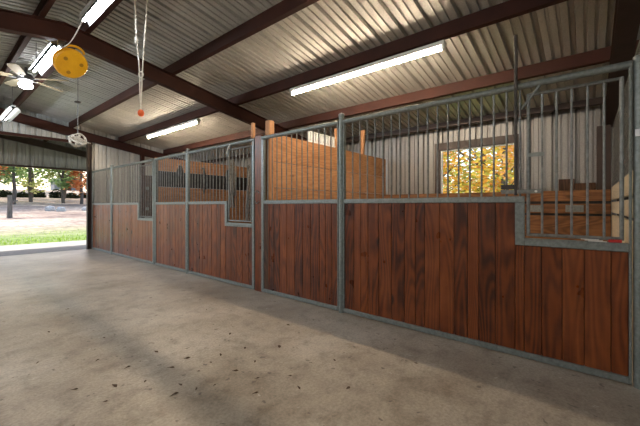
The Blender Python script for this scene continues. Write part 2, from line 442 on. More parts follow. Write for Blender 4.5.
# ------------------------------------------------------------------ light fixtures
def strip_light(x, y0, y1, z, label, mat='tube'):
    r = thing('tube_light', label, 'light', (x, (y0+y1)/2, z), 'long tube lights under the purlin')
    mb = MB(); mb.box((x-.045, y0, z), (x+.045, y1, z+.05), bev=.006); mb.build('housing', M['white_paint'], r)
    mb = MB(); mb.tube([(x, y0+.03, z-.022), (x, y1-.03, z-.022)], .021, 12); mb.build('tube', M[mat], r)
    for y in (y0+.02, y1-.02):
        mb = MB(); mb.box((x-.03, y-.015, z-.05), (x+.03, y+.015, z+.001)); mb.build('lamp_holder', M['white_paint'], r)
    return r
strip_light(3.70, 1.23, 3.62, zroof(3.70)-.215, 'long bright tube light over the nearest stall')
strip_light(3.70, 6.34, 8.80, zroof(3.70)-.215, 'long bright tube light over the farther stalls')

strip_light(-1.52, 1.23, 3.62, zroof(-1.52)-.215, 'added unseen tube light over the left half of the barn beside the camera', 'fill_tube_soft')  # unseen lamp added to brighten the floor
strip_light(-1.52, 6.34, 8.80, zroof(-1.52)-.215, 'added unseen tube light over the left half of the barn towards the doorway', 'fill_tube_far')  # unseen lamp added to lift the far end with cool light
strip_light(-1.52, -4.0, -1.6, zroof(-1.52)-.215, 'added unseen tube light over the left half of the barn behind the camera', 'fill_tube_soft')  # another added fill lamp, out of view
def shop_light(x, y0, y1, z, label, ntube=1, wd=.16, mat='tube_cool'):
    r = thing('shop_light', label, 'light', (x, (y0+y1)/2, z), 'shop lights along the ridge')
    mb = MB(); pr = [(-wd/2, -.035), (-wd*.28, .03), (wd*.28, .03), (wd/2, -.035)]
    vs = []
    for y in (y0, y1):
        for a, c in pr: vs.append((x+a, y, z+c))
        for a, c in reversed(pr): vs.append((x+a*.97, y, z+c+.006))
    n = 8
    fs = [(i, (i+1) % n, n+(i+1) % n, n+i) for i in range(n)] + [tuple(range(n)), tuple(range(n, 2*n))[::-1]]
    mb.add(vs, fs); mb.box((x-.035, y0, z+.03), (x+.035, y1, z+.07)); mb.build('reflector', M['galv_light'], r)
    for k in range(ntube):
        xx = x + (k-(ntube-1)/2)*.07
        mb = MB(); mb.tube([(xx, y0+.03, z-.0), (xx, y1-.03, z-.0)], .016, 10); mb.build('tube', M[mat], r)
    for y in (y0+.15, y1-.15):
        mb = MB(); mb.tube([(x, y, z+.065), (x, y, zroof(x)-.005)], .004, 5); mb.build('hanger', M['cable_grey'], r)
    return r
shop_light(1.10, 2.98, 4.20, 3.17, 'bright shop light at the ridge in front of the heavy rafter', 1, .11)
shop_light(1.06, 5.20, 6.42, 3.19, 'shop light at the ridge behind the heavy rafter beside the yellow reel', 1, .17)
shop_light(1.14, 8.75, 10.1, 3.10, 'double tube shop light nearest the far doorway', 2, .22, 'tube_dim')

# ceiling fan
fx, fy, fz = 1.14, 7.55, 3.36
fan = thing('ceiling_fan', 'ceiling fan with a glowing globe hanging under the ridge', 'fan', (fx, fy, fz))
T = Matrix.Translation((fx, fy, fz))
mb = MB(); mb.lathe([(0, .10), (.08, .10), (.11, .06), (.11, .0), (.06, -.03), (0, -.03)], T); mb.build('motor', M['cable_grey'], fan)
mb = MB(); mb.lathe([(.0, -.03), (.07, -.035), (.10, -.07), (.085, -.115), (.04, -.14), (0, -.145)], T); mb.build('globe', M['globe'], fan)
mb = MB(); mb.tube([(fx, fy, fz+.1), (fx, fy, zroof(fx)-.01)], .02, 10); mb.build('down_rod', M['cable_grey'], fan)
for k in range(5):
    a = 2*PI*k/5+.55
    R = T @ Matrix.Rotation(a, 4, 'Z') @ Matrix.Rotation(.2, 4, 'X')
    pts = [(.17, -.05), (.35, -.068), (.6, -.075), (.66, -.05), (.67, 0), (.66, .05), (.6, .075), (.35, .068), (.17, .05)]
    vs = [R @ Vector((p, q, .035)) for p, q in pts] + [R @ Vector((p, q, .043)) for p, q in pts]; n = 9
    mb = MB(); mb.add(vs, [tuple(range(n))[::-1], tuple(range(n, 2*n))] + [(i, (i+1) % n, n+(i+1) % n, n+i) for i in range(n)])
    bl = mb.build('blade', M['pale_ply'], fan)
    mb = MB(); mb.box((.09, -.018, .02), (.22, .018, .034), mat=R); mb.build('bracket', M['cable_grey'], bl)

# yellow cord reel under the rafter
rl = thing('cord_reel', 'round yellow cord reel hanging under the heavy rafter', 'cord reel', (1.17, 4.98, 2.95))
R = Matrix.Translation((1.17, 4.98, 2.955)) @ Vector((.10, -.72, -.62)).to_track_quat('Z', 'Y').to_matrix().to_4x4()
mb = MB(); mb.lathe([(0, .045), (.10, .05), (.165, .045), (.178, .03), (.178, .02), (.12, .018), (.12, -.018), (.178, -.02), (.178, -.03), (.165, -.045), (.10, -.05), (0, -.045)], R, 32)
mb.build('spool', M['yellow'], rl)
for s in (-1, 1):
    for k in range(3):
        a = k*2*PI/3+.4; c = R @ Matrix.Translation((.10*math.cos(a), .10*math.sin(a), .052*s))
        mb = MB(); mb.lathe([(0, .002*s), (.022, .002*s), (.022, -.01*s)], c, 14)
        mb.build('grip_hole', M['yellow_dark'], rl)
mb = MB()
pts = [R @ Vector((.10*math.cos(a), .165+.06*math.sin(a), 0)) for a in [PI*i/10 for i in range(11)]]
mb.tube(pts, .013, 8); mb.build('handle', M['yellow'], rl)
mb = MB(); mb.box((1.05, 5.02, zroof(1.17)-.376-.03), (1.30, 5.05, zroof(1.17)-.376-.0))
mb.tube([(1.17, 5.03, 3.20), (1.17, 5.02, 3.13), (1.17, 5.0, 3.1)], .008, 6); mb.build('hanger', M['dark_steel'], rl)
# white power cord from shop light to rafter
mb = MB(); pts = []
P0, P1 = Vector((1.10, 4.20, 3.20)), Vector((1.04, 4.97, 3.10))
for i in range(13):
    t = i/12; p = P0.lerp(P1, t); p.z -= .10*math.sin(PI*t); pts.append(p)
mb.tube(pts, .006, 6); tag(mb.build('power_cord', M['rope_white']), 'thin white power cord drooping from the shop light to the heavy rafter', 'cord')

# rope loop with ring and orange handle
x0, y0 = 1.36, 3.39
rp = thing('pull_rope', 'white rope loop with a ring and orange pull ball hanging from the roof', 'rope', (x0, y0, 2.1))
rt = Vector((.6346, -.7729, 0))    # only used to spread the two strands sideways
top = zroof(x0)-.01
def P(s, z): return Vector((x0, y0, z)) + rt*s
mb = MB(); mb.tube([P(-.075, top), P(-.05, 3.0), P(-.045, 2.82), P(-.022, 2.62), P(-.012, 2.46), P(-.01, 2.30), P(0, 2.12)], .006, 6)
mb.tube([P(.075, top), P(.05, 3.0), P(.03, 2.75), P(.012, 2.46), P(.004, 2.25), P(.002, 2.12)], .006, 6)
mb.tube([P(-.046, 2.83), P(-.045, 2.80), P(-.042, 2.77)], .016, 8); mb.build('strand', M['rope_white'], rp)
mb = MB(); mb.tube([P(.022*math.cos(a), 2.47+.028*math.sin(a)) for a in [2*PI*i/14 for i in range(15)]], .006, 6, caps=False); mb.build('ring', M['rope_white'], rp)
mb = MB(); mb.lathe([(0, .035), (.014, .034), (.026, .02), (.030, 0), (.024, -.02), (.012, -.032), (0, -.033)], Matrix.Translation(P(0, 2.09)), 16); mb.build('pull_ball', M['orange'], rp)

# coil of white cord on a wire
x0, y0 = 1.66, 6.64
cw = thing('hanging_coil', 'tangled coil of white cord hanging on a wire before the far doorway', 'cord', (x0, y0, 2.2))
mb = MB(); mb.tube([(x0, y0, zroof(x0)-.005), (x0, y0, 2.36)], .006, 6); mb.build('wire', M['cable_grey'], cw)
mb = MB(); mb.lathe([(0, .012), (.045, .01), (.05, 0), (.045, -.01), (0, -.012)], Matrix.Translation((x0, y0, 2.93)), 16); mb.build('disc', M['dark_steel'], cw)
mb = MB()
for k in range(9):
    pts = []; rr = random.uniform(.07, .16); tilt = Matrix.Rotation(random.uniform(-.9, 1.5), 3, 'X') @ Matrix.Rotation(random.uniform(-.9, .9), 3, 'Y') @ Matrix.Rotation(random.uniform(0, 3), 3, 'Z')
    for i in range(19):
        a = 2*PI*i/18; v = tilt @ Vector((rr*math.cos(a), rr*1.0*math.sin(a)*.5, rr*.75*math.sin(a)+.01*math.sin(3*a)))
        pts.append(Vector((x0, y0, 2.29)) + v)
    mb.tube(pts, .009, 6, caps=False)
mb.tube([(x0-.02, y0, 2.36), (x0+.06, y0-.05, 2.28), (x0+.15, y0-.12, 2.24)], .009, 6)
mb.build('coil', M['rope_white'], cw)

# ------------------------------------------------------------------ stall fronts
TOPZ, SILLZ, CUTZ = 2.11, 1.232, .905     # centre of top pipe; centre of sill; centre of cut sill
FW = .024                                   # half width of frame tube
def bars_y(a, b, sp=.0912):
    n = max(1, round((b-a)/sp)); return [a+(b-a)*i/n for i in range(1, n)]
def fbox(mb, y0, y1, z0, z1, x=SX, d=.022): mb.box((x-d, y0, z0), (x+d, y1, z1), bev=.004)
def stall_front(y0, y1, label, cut=None, group='galvanised stall fronts', name='stall_fence', tone=(0, 1), thin=(False, False)):
    r = thing(name, label, 'stall front', (SX, (y0+y1)/2, 0), group)
    zb = .012; A = y0+(.014 if thin[0] else 2*FW); B = y1-(.014 if thin[1] else 2*FW)
    mb = MB()
    fbox(mb, y0, A, zb, TOPZ-.02); fbox(mb, B, y1, zb, TOPZ-.02)
    fbox(mb, A, B, zb, zb+.045)
    if cut is None: fbox(mb, A, B, SILLZ-FW, SILLZ+FW)
    else:
        fbox(mb, cut-FW*1.3, B, SILLZ-FW, SILLZ+FW)
        fbox(mb, cut-FW*1.3, cut+FW*1.3, CUTZ-FW*1.2, SILLZ-FW)
        fbox(mb, A, cut-FW*1.3, CUTZ-FW*1.2, CUTZ+FW*1.2)
    mb.build('frame', M['galv'], r)
    mb = MB(); mb.tube([(SX, y0, TOPZ), (SX, y1, TOPZ)], .026, 14); mb.build('top_rail', M['galv'], r)
    # boards
    mb = MB()
    def fill(ya, yb, top):
        y = ya
        while y < yb-.001:
            ye = min(y+random.choice([.088, .11, .125, .14, .14]), yb)
            if yb-ye < .05: ye = yb
            o = random.uniform(-.0015, .0015)
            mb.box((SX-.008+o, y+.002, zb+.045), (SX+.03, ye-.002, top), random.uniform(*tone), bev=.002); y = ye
    if cut is None: fill(A, B, SILLZ-FW-.001)
    else:
        fill(A, cut+FW*1.3, CUTZ-FW*1.2-.001); fill(cut+FW*1.3, B, SILLZ-FW-.001)
    # tongues that close the joints between the boards
    mb.box((SX+.012, A, zb+.045), (SX+.028, B, CUTZ-FW*1.2-.002), 0)
    mb.box((SX+.012, (A) if cut is None else cut, CUTZ-FW*1.2-.002), (SX+.028, B, SILLZ-FW-.002), 0)
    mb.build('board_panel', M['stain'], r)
    # bars
    lo = y0+FW; hi = y1-FW
    if cut is not None: lo = cut
    ys = bars_y(lo, hi)
    if cut is not None: ys = [cut]+ys
    for y in ys:
        mb = MB(); mb.tube([(SX, y, SILLZ+FW), (SX, y, TOPZ-.02)], .0078, 8); mb.build('bar', M['galv_bar'], r)
    if cut is not None:
        a, b = A+.035, cut-.055
        g = MB(); zt = 2.03; z0_ = CUTZ+.055
        for q0, q1 in (((SX, a, z0_-.01), (SX, a, zt+.01)), ((SX, a, zt), (SX, b, zt)), ((SX, b, zt+.01), (SX, b, z0_-.01)), ((SX, b, z0_), (SX, a, z0_))): g.tube([q0, q1], .0125, 8)
        gr = g.build('window_grille', M['galv_bar'], r)
        for y in bars_y(a, b):
            mb = MB(); mb.tube([(SX, y, z0_), (SX, y, zt)], .0078, 8); mb.build('grille_bar', M['galv_bar'], gr)
        mb = MB(); mb.tube([(SX-.005, cut-.01, 1.93), (SX-.005, cut-.13, 2.09)], .011, 8); mb.build('brace', M['galv'], r)
    return r
# nearest stall
p3 = stall_front(-.222, 2.083, 'long red board stall panel with a lowered feed window, nearest to the right', cut=.41, thin=(True, True))
d3 = stall_front(2.15, 3.45, 'red board stall door beside the long nearest panel', name='stall_door', thin=(True, False))
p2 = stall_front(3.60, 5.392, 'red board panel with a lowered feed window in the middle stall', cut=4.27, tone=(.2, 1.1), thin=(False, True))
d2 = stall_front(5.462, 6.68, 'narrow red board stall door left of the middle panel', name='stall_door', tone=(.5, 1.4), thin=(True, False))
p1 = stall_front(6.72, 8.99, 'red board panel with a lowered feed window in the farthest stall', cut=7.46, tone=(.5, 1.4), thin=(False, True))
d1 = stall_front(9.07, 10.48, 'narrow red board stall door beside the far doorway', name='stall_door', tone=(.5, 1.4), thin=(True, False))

# dark weathered first board on the near door
mb = MB(); mb.box((SX-.0115, 3.32, .062), (SX-.0095, 3.40, 1.205)); mb.build('dark_board_or_shade', M['brown_wood'], d3)['label'] = 'dark unstained board'

def post(y, z, r, label):
    t = thing('stall_post', label, 'post', (SX-.0, y, 0), 'round galvanised posts of the stall fronts')
    mb = MB(); mb.tube([(SX, y, 0), (SX, y, z)], r, 16, caps=False); mb.build('pipe', M['galv'], t)
    mb = MB(); mb.lathe([(0, .012), (r*.6, .009), (r*1.08, 0), (r*1.08, -.02)], Matrix.Translation((SX, y, z)), 16); mb.build('cap', M['galv'], t)
    return t
pn = post(-.262, 2.15, .034, 'galvanised round post at the right edge with a small white sticker')
mb = MB(); mb.box((SX-.036, -.257, 1.63), (SX-.0335, -.235, 1.675)); mb.build('sticker', M['label'], pn)
post(2.118, 2.20, .032, 'tallest looking galvanised post between the nearest panel and its door')
post(5.427, 2.18, .032, 'galvanised post between the middle panel and its door')
post(9.03, 2.18, .034, 'galvanised post between the farthest panel and the door by the doorway')
# feet / brackets
# brown wooden infill between the middle and nearest stalls
mb = MB()
y = 3.50
for k in range(1): mb.box((SX-.01, 3.453, 0), (SX+.05, 3.597, 2.16), .5, bev=.003)
tag(mb.build('wood_post', M['stain']), 'red stained upright board between the middle stall and the near door', 'post')
mb = MB(); mb.box((SX+.055, 3.365, 0), (SX+.145, 3.455, 2.36), .6, bev=.004)
tag(mb.build('wood_post', M['pine_v']), 'thick raw pine post with a cut top behind the near door', 'post')
mb = MB(); mb.box((SX+.055, 3.72, 0), (SX+.10, 3.765, 2.38), .4, bev=.002)
tag(mb.build('wood_post', M['pine_v']), 'thin raw pine lath sticking up beside the thick pine post', 'post')
# slide latch and upright rod on the near panel
mb = MB(); mb.tube([(SX-.042, .432, 1.262), (SX-.042, .432, 2.50)], .012, 8)
rod = tag(mb.build('upright_rod', M['dark_steel']), 'dark upright steel rod rising above the top rail of the nearest panel', 'rod')
lt = thing('slide_latch', 'grey slide latch bar on the sill beside the feed window', 'latch', (SX-.035, .4, 1.28))
mb = MB(); mb.box((SX-.05, .27, 1.275), (SX-.042, .53, 1.305), bev=.002); mb.build('plate', M['galv_bar'], lt)
mb = MB(); mb.box((SX-.056, .42, 1.31), (SX-.04, .53, 1.345), bev=.002); mb.build('catch', M['dark_steel'], lt)
mb = MB(); mb.lathe([(0, .004), (.009, .004), (.009, -.002)], Matrix.Translation((SX-.051, .30, 1.29)) @ Matrix.Rotation(-PI/2, 4, 'Y'), 12); mb.build('bolt', M['white_paint'], lt)
mb = MB(); mb.box((SX-.013, .255, 1.555), (SX-.010, .355, 1.585), bev=.001); mb.box((SX-.017, .27, 1.563), (SX-.012, .34, 1.577)); mb.build('name_plate', M['galv'], p3)
# small gate hook by the near door
mb = MB(); mb.tube([(SX-.03, 3.48, 1.36), (SX-.05, 3.52, 1.40), (SX-.04, 3.55, 1.37)], .006, 6); mb.tube([(SX-.03, 3.48, 1.24), (SX-.05, 3.52, 1.21), (SX-.04, 3.55, 1.25)], .006, 6); mb.build('hook', M['galv'], d3)
# chain hook on top rail of middle stall
mb = MB(); mb.tube([(SX-.06, 4.20, 1.96), (SX-.05, 4.17, 2.04), (SX-.037, 4.14, 2.10)], .008, 6)
tag(mb.build('hook', M['white_paint']), 'small white hook hanging on the bars of the middle stall', 'hook')

# things on the cut sill
mb = MB()
for i in range(3): mb.box((SX-.020, -.10+i*.02, CUTZ+.0295+i*.006), (SX-.0135, .0+i*.02, CUTZ+.0345+i*.006), bev=.002)
tag(mb.build('folded_cloth', M['white_cloth']), 'white folded cloth on the lowered sill of the nearest stall', 'cloth')
mb = MB(); mb.box((SX-.02, -.175, CUTZ+.03), (SX+.03, -.105, CUTZ+.05), bev=.004)
tag(mb.build('brush', M['red']), 'small red grooming brush on the lowered sill by the right post', 'brush')

# ------------------------------------------------------------------ partitions
def planks_x(x0, x1, y, zs, th=.038, mat='pine', label='', gap=.004):
    mb = MB()
    for a, b in zip(zs[:-1], zs[1:]): mb.box((x0, y-th/2, a+gap/2), (x1, y+th/2, b-gap/2), bev=.003)
    return mb
PZ = [0, .36, .72, 1.08, 1.44, 1.81, 2.21]
t = thing('stall_partition', 'tall raw pine plank partition between nearest and middle stalls', 'partition', (4.8, 3.54, 0), 'plank partitions between stalls')
planks_x(SX+.15, WX-.08, 3.46, PZ, gap=.010).build('plank_wall', M['pine'], t)
# braces above the partition
mb = MB(); mb.box((-.02, -.045, 0), (.02, .045, .85), .5, mat=Matrix.Translation((5.55, 3.505, 1.86)) @ Matrix.Rotation(.10, 4, 'Y'))
tag(mb.build('wood_brace', M['pine_v']), 'leaning pine stick rising above the plank partition', 'wood')
mb = MB(); mb.box((-.045, -.02, 0), (.045, .02, .55), .5, mat=Matrix.Translation((4.75, 3.505, 2.02)))
tag(mb.build('wood_brace', M['pine_v']), 'short pine upright fixed behind the plank partition beside the post', 'wood')

t = thing('stall_partition', 'raw pine partition with a black sheet as shade in the gap between farther stalls', 'partition', (4.8, 6.9, 0), 'plank partitions between stalls')
planks_x(SX+.1, WX-.08, 6.93, [0, .4, .8, 1.2, 1.58]).build('plank_wall', M['pine'], t)
mb = MB(); mb.box((SX+.1, 6.91, 1.92), (WX-.08, 6.95, 2.19), bev=.003); mb.build('top_board', M['pine'], t)
mb = MB(); mb.box((SX+.1, 6.915, 1.585), (WX-.08, 6.945, 1.915), bev=.003); mb.build('dark_board_or_shade', M['black'], t)  # black sheet stands in for the darkness inside the open gap

# right partition with gaps
t = thing('stall_partition', 'pale plank partition at the right edge with dark gaps', 'partition', (4.8, -.262, 0), 'plank partitions between stalls')
mb = MB()
for a, b in ((0, .33), (.345, .69), (.705, 1.055), (1.09, 1.235), (1.27, 1.45)): mb.box((SX+.06, -.30, a), (WX-.25, -.262, b), bev=.003)
mb.build('plank_wall', M['pale_ply'], t)
for x in (3.6, 4.8, 5.9):
    mb = MB(); mb.box((x, -.345, 0), (x+.09, -.301, 1.5)); mb.build('batten', M['dark_steel'], t)
# wire mesh above
mb = MB(); a, b, z0, z1 = SX+.08, WX-.3, 1.46, 2.3
for q0, q1 in (((a, z0), (a, z1)), ((a, z1), (b, z1)), ((b, z1), (b, z0)), ((b, z0), (a, z0))): mb.tube([(q0[0], -.28, q0[1]), (q1[0], -.28, q1[1])], .012, 6)
k = -int((z1-z0)/.1)
while a+k*.1 < b:
    for s in (0, 1):
        xa, xb = a+k*.1, a+k*.1+(z1-z0)
        za, zb = z0, z1
        if xa < a: za += a-xa; xa = a
        if xb > b: zb -= xb-b; xb = b
        if xb-xa > .02:
            if s: mb.tube([(xa, -.28, za), (xb, -.28, zb)], .0025, 4)
            else: mb.tube([(xa, -.28, z0+z1-za), (xb, -.28, z0+z1-zb)], .0025, 4)
    k += 1
mb.build('wire_mesh', M['galv_bar'], t)

# kick boards on the back wall
def kick(y0, y1, label, splits, X=WX-.05):
    t = thing('kick_boards', label, 'wall boards', (WX-.03, (y0+y1)/2, 0), 'pine kick boards on the back wall')
    mb = MB()
    for a, b in splits: mb.box((X, y0, a), (X+.038, y1, b), bev=.003)
    mb.build('plank_wall', M['pine_y'], t); return t
S = [(0, .33), (.345, .69), (.705, 1.03), (1.065, 1.215), (1.255, 1.42)]
k3 = kick(-.255, 3.42, 'worn pine kick boards with dark gaps on the back wall of the nearest stall', S, 6.31)
kick(3.58, 6.88, 'pine kick boards on the back wall of the middle stall', S)
kick(6.98, 10.5, 'pine kick boards on the back wall of the farthest stall', S)
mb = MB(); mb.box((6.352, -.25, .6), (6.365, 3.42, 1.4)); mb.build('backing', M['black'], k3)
for y in (.55, .05):
    mb = MB(); mb.box((6.304, y, 1.085), (6.3095, y+.22, 1.195), bev=.002); mb.build('plate', M['galv'], k3)
mb = MB(); mb.box((6.37, .16, 1.30), (6.52, .36, 1.60), bev=.004)
tag(mb.build('wood_box', M['brown_wood']), 'small dark brown box on the kick boards in the back corner', 'box')
mb = MB(); mb.box((6.37, -.09, 1.30), (6.52, .155, 1.53), bev=.004)
tag(mb.build('wood_box', M['brown_wood']), 'low dark brown box on the kick boards beside the corner column', 'box')

# brown shutter with hinges in the farthest stall
sh = thing('wood_shutter', 'dark brown wooden shutter with bright hinges against the far wall', 'shutter', (4.55, Y_END-.12, 1.2))
mb = MB()
for k in range(3): mb.box((4.30+k*.15, Y_END-.10, .85), (4.445+k*.15, Y_END-.06, 2.12), bev=.003)
mb.build('boards', M['brown_wood'], sh)
for zz in (1.05, 1.68):
    for xx in (4.36, 4.6):
        mb = MB(); mb.box((xx, Y_END-.108, zz), (xx+.09, Y_END-.101, zz+.09), bev=.001); mb.build('hinge_plate', M['galv'], sh)

# tack hanging in the middle stall
def strap_bundle(x, y, ztop, n, ln, label, mat='leather', name='hanging_tack', sp=.05):
    r = thing(name, label, 'horse tack', (x, y, ztop), 'tack hanging in the middle stall')
    for k in range(n):
        mb = MB(); pts = []; ox = random.uniform(-sp, sp); l = ln*random.uniform(.7, 1); ph = random.random()*6
        for i in range(9):
            tt = i/8; pts.append((x+ox*min(1, tt*3)+.015*math.sin(ph+tt*4), y+ox*.7*min(1, tt*3)+.012*math.cos(ph+tt*5), ztop-l*tt))
        mb.tube(pts, random.uniform(.012, .024), 6); mb.build('strap', M[mat], r)
    mb = MB(); mb.tube([(x-.05, y, ztop-.02), (x, y, ztop+.03), (x+.05, y, ztop-.02)], .007, 6); mb.build('hook', M['galv'], r)
    return r
strap_bundle(3.42, 4.78, 1.98, 9, .85, 'grey leather straps hanging behind the bars of the middle stall', sp=.10)
strap_bundle(3.5, 4.42, 1.85, 9, .95, 'dark leather straps hanging behind the lowered window of the middle stall', sp=.09)
strap_bundle(3.75, 4.3, 1.55, 5, .7, 'bundle of brown straps behind the lowered window near the brown post', sp=.08)
for x, lab, n, l in ((3.55, 'black bridle on the farther partition next to the door', 4, .5), (4.1, 'black bridle in the middle of the farther partition', 5, .6), (4.75, 'black bridle on the farther partition nearest the grey straps', 4, .5), (5.4, 'black bridle at the deep end of the farther partition', 5, .55)):
    strap_bundle(x, 6.84, 2.05, n, l, lab, mat='black', name='bridle', sp=.1)
t = thing('slatted_rack', 'white slatted rack standing on top of the tall pine partition', 'rack', (4.25, 3.46, 2.212))
mb = MB(); mb.box((3.90, 3.445, 2.212), (4.62, 3.475, 2.232)); mb.box((3.90, 3.445, 2.37), (4.62, 3.475, 2.385)); mb.build('rail', M['white_paint'], t)
for i in range(11):
    mb = MB(); mb.box((-.014, -.012, 0), (.014, .012, .15), mat=Matrix.Translation((3.93+i*.066, 3.46, 2.226)) @ Matrix.Rotation(.0, 4, 'Y')); mb.build('slat', M['white_paint'], t)
t = thing('pine_frame', 'upright pine boards with square bolts behind the lowered window', 'boards', (3.83, 3.52, 0))
mb = MB(); mb.box((3.75, 3.50, 0), (3.90, 3.54, 2.0), bev=.003); mb.build('board', M['pine_v'], t)

# ------------------------------------------------------------------ litter on the floor
spots = [(1.03, 3.35), (.62, 2.55), (.95, 2.30), (1.25, 2.15), (1.38, 2.20), (1.80, 2.55), (.55, 3.2), (.85, 2.9), (1.45, 1.75), (1.6, 1.95), (1.2, 2.7), (2.0, 1.5),
         (1.12, 1.95), (1.33, 1.62), (2.05, 3.35), (.75, 3.9), (1.05, 4.6), (1.9, 2.0), (2.3, 2.3), (1.75, 1.2), (.7, 2.25), (1.6, 3.6), (2.35, 1.0), (.5, 5.0), (1.0, 2.0), (1.08, 2.08), (1.22, 1.9), (1.3, 2.4), (1.5, 2.25), (.95, 2.6), (1.42, 1.95), (1.62, 1.6), (1.7, 2.2), (.8, 2.4), (1.15, 2.35), (1.55, 1.45)]
first = None
for (x, y) in spots:
    if first is None:
        mb = MB(); n = 7; vs = []
        for lyr in (0, .002):
            for i, (p, q) in enumerate([(-.032, 0), (-.015, -.012), (.006, -.014), (.022, -.006), (.034, .002), (.012, .012), (-.014, .010)]):
                vs.append((p, q, .001+lyr+(.006 if i in (1, 5) else 0)))
        mb.add(vs, [tuple(range(n))[::-1], tuple(range(n, 2*n))] + [(i, (i+1) % n, n+(i+1) % n, n+i) for i in range(n)])
        o = mb.build('dry_leaf', M['leaf_dry']); first = o
    else:
        o = first.copy(); C.objects.link(o)
    o.location = (x, y, 0.001); o.rotation_euler = (0, 0, random.uniform(0, 6.28)); s = random.uniform(.35, .95); o.scale = (s, s*random.uniform(.6, 1.2), s)
    tag(o, 'small dark dry leaf lying on the concrete floor', 'leaf', 'dry leaves scattered on the floor')

# ------------------------------------------------------------------ outdoors
def gz(x, y):
    a = max(0, (y-17)/33.0); z = -.02 + 2.3*min(a, 1.6)**1.1 if a > 0 else -.02
    if y > 24: z += .12*noise.noise(Vector((x*.12, y*.12, 0)))
    return z
mb = MB(); xs = [-60+i*4.0 for i in range(41)]; ys = [-40+i*2.5 for i in range(57)]
# keep a finer row right at the apron edge
ys = sorted(set([y for y in ys if not (-8 < y < 14)] + [-8, Y_NEAR-.02, 13.55]))
xs = sorted(set([x for x in xs if not (-5 < x < 7)] + [XL-.1, WX+.32]))
vs = [(x, y, gz(x, y)) for y in ys for x in xs]; nx = len(xs); fs = []
for j in range(len(ys)-1):
    for i in range(nx-1):
        if ys[j] >= Y_NEAR-.05 and ys[j+1] <= 13.56 and xs[i] >= XL-.11 and xs[i+1] <= WX+.33: continue
        fs.append((j*nx+i, j*nx+i+1, (j+1)*nx+i+1, (j+1)*nx+i))
mb.add(vs, fs); struct(mb.build('ground', M['ground']))
# grass
mb = MB(); rg = random.Random(3)
for i in range(6000):
    x = rg.uniform(-4, 9); y = 13.6+abs(rg.gauss(0, 2.0)); z = gz(x, y); a = rg.uniform(0, PI); h = rg.uniform(.03, .08); w_ = .012
    dx, dy = w_*math.cos(a), w_*math.sin(a); lx, ly_ = rg.uniform(-.04, .04), rg.uniform(-.04, .04)
    mb.add([(x-dx, y-dy, z-.01), (x+dx, y+dy, z-.01), (x+lx, y+ly_, z+h)], [(0, 1, 2)], rg.random())
tag(mb.build('grass', M['grass']), 'short green grass beyond the concrete outside the far doorway', 'grass', kind='stuff')

def tree(x, y, h, cr, mat, label, cat='tree', leaf=.22, n=1500, base=.28, group=None, trunk=.16, seed=0, zlow=None, fork=5):
    rg = random.Random(seed); z0 = gz(x, y)-.1
    r = thing('tree', label, cat, (x, y, z0), group)
    mb = MB(); pts = []; rad = []
    for i in range(7):
        tt = i/6; pts.append((x+rg.uniform(-.12, .12)*h*.1*(i > 0), y+rg.uniform(-.12, .12)*h*.1*(i > 0), z0+h*.8*tt)); rad.append(trunk*(1-.75*tt))
    mb.tube(pts, rad, 8)
    tips = []
    for k in range(fork):
        i = rg.randint(2, 5); p = Vector(pts[i]); a = rg.uniform(0, 2*PI); L = cr*rg.uniform(.6, 1)
        q = p+Vector((math.cos(a)*L*.5, math.sin(a)*L*.5, L*.35)); e = p+Vector((math.cos(a)*L, math.sin(a)*L, L*.55))
        mb.tube([p, q, e], [rad[i]*.55, rad[i]*.35, .01], 6); tips.append(e)
    mb.build('trunk', M['bark'], r)
    mb = MB(); cl = []
    for k in range(26):
        a = rg.uniform(0, 2*PI); u = rg.uniform(-1, 1); rr = rg.random()**.4
        cl.append((x+math.cos(a)*cr*rr*math.sqrt(1-u*u), y+math.sin(a)*cr*rr*math.sqrt(1-u*u), z0+h*(base+(1-base)*.5)+u*h*(1-base)*.5*rr, rg.uniform(.2, .38)*cr, rg.uniform(-.22, .22)))
    for i in range(n):
        c = cl[i % len(cl)]; s = leaf*rg.uniform(.6, 1.2)
        p = Vector((c[0]+rg.gauss(0, c[3]*.6), c[1]+rg.gauss(0, c[3]*.6), c[2]+rg.gauss(0, c[3]*.5)))
        R = Matrix.Rotation(rg.uniform(0, 6.3), 3, 'Z') @ Matrix.Rotation(rg.uniform(-1.4, 1.4), 3, 'X')
        vs = [p+R @ Vector(v) for v in ((-s*.5, 0, 0), (0, -s*.3, s*.06), (s*.5, 0, 0), (0, s*.3, s*.06))]
        mb.add(vs, [(0, 1, 2, 3)], min(1, max(0, rg.uniform(.15, .85)+c[4])))
    mb.build('foliage', M[mat], r)['kind'] = 'stuff'
    return r
kinds = {'lf_green': 'green', 'lf_ygreen': 'yellow green', 'lf_orange': 'orange'}
far = [(-1.5, 40, 9, 3, 'lf_green'), (1.8, 36, 8, 2.6, 'lf_orange'), (3.4, 42, 9, 2.8, 'lf_ygreen'), (4.8, 37, 8.5, 2.5, 'lf_green'), (6.4, 40, 9, 2.4, 'lf_ygreen'),
       (7.4, 46, 10, 2.5, 'lf_green'), (8.6, 39, 9, 1.8, 'lf_green'), (10.2, 46, 9.5, 2.6, 'lf_green'), (9.8, 38, 8, 1.9, 'lf_orange'), (12.6, 45, 9, 2.6, 'lf_orange'), (14.5, 40, 8.5, 2.8, 'lf_ygreen'), (17.5, 44, 9.5, 3, 'lf_green')]
words = ['at the left edge of the view', 'leftmost in the doorway view', 'second from the left in the doorway view', 'beside the timber hitching post', 'in the left half of the doorway view',
         'standing behind the others in the middle of the doorway', 'with a thin trunk in mid doorway', 'in the back row right of the middle', 'at the right side of the doorway view', 'in the back row at the right of the doorway', 'hidden mostly by the farthest stall', 'beyond the right side of the barn']
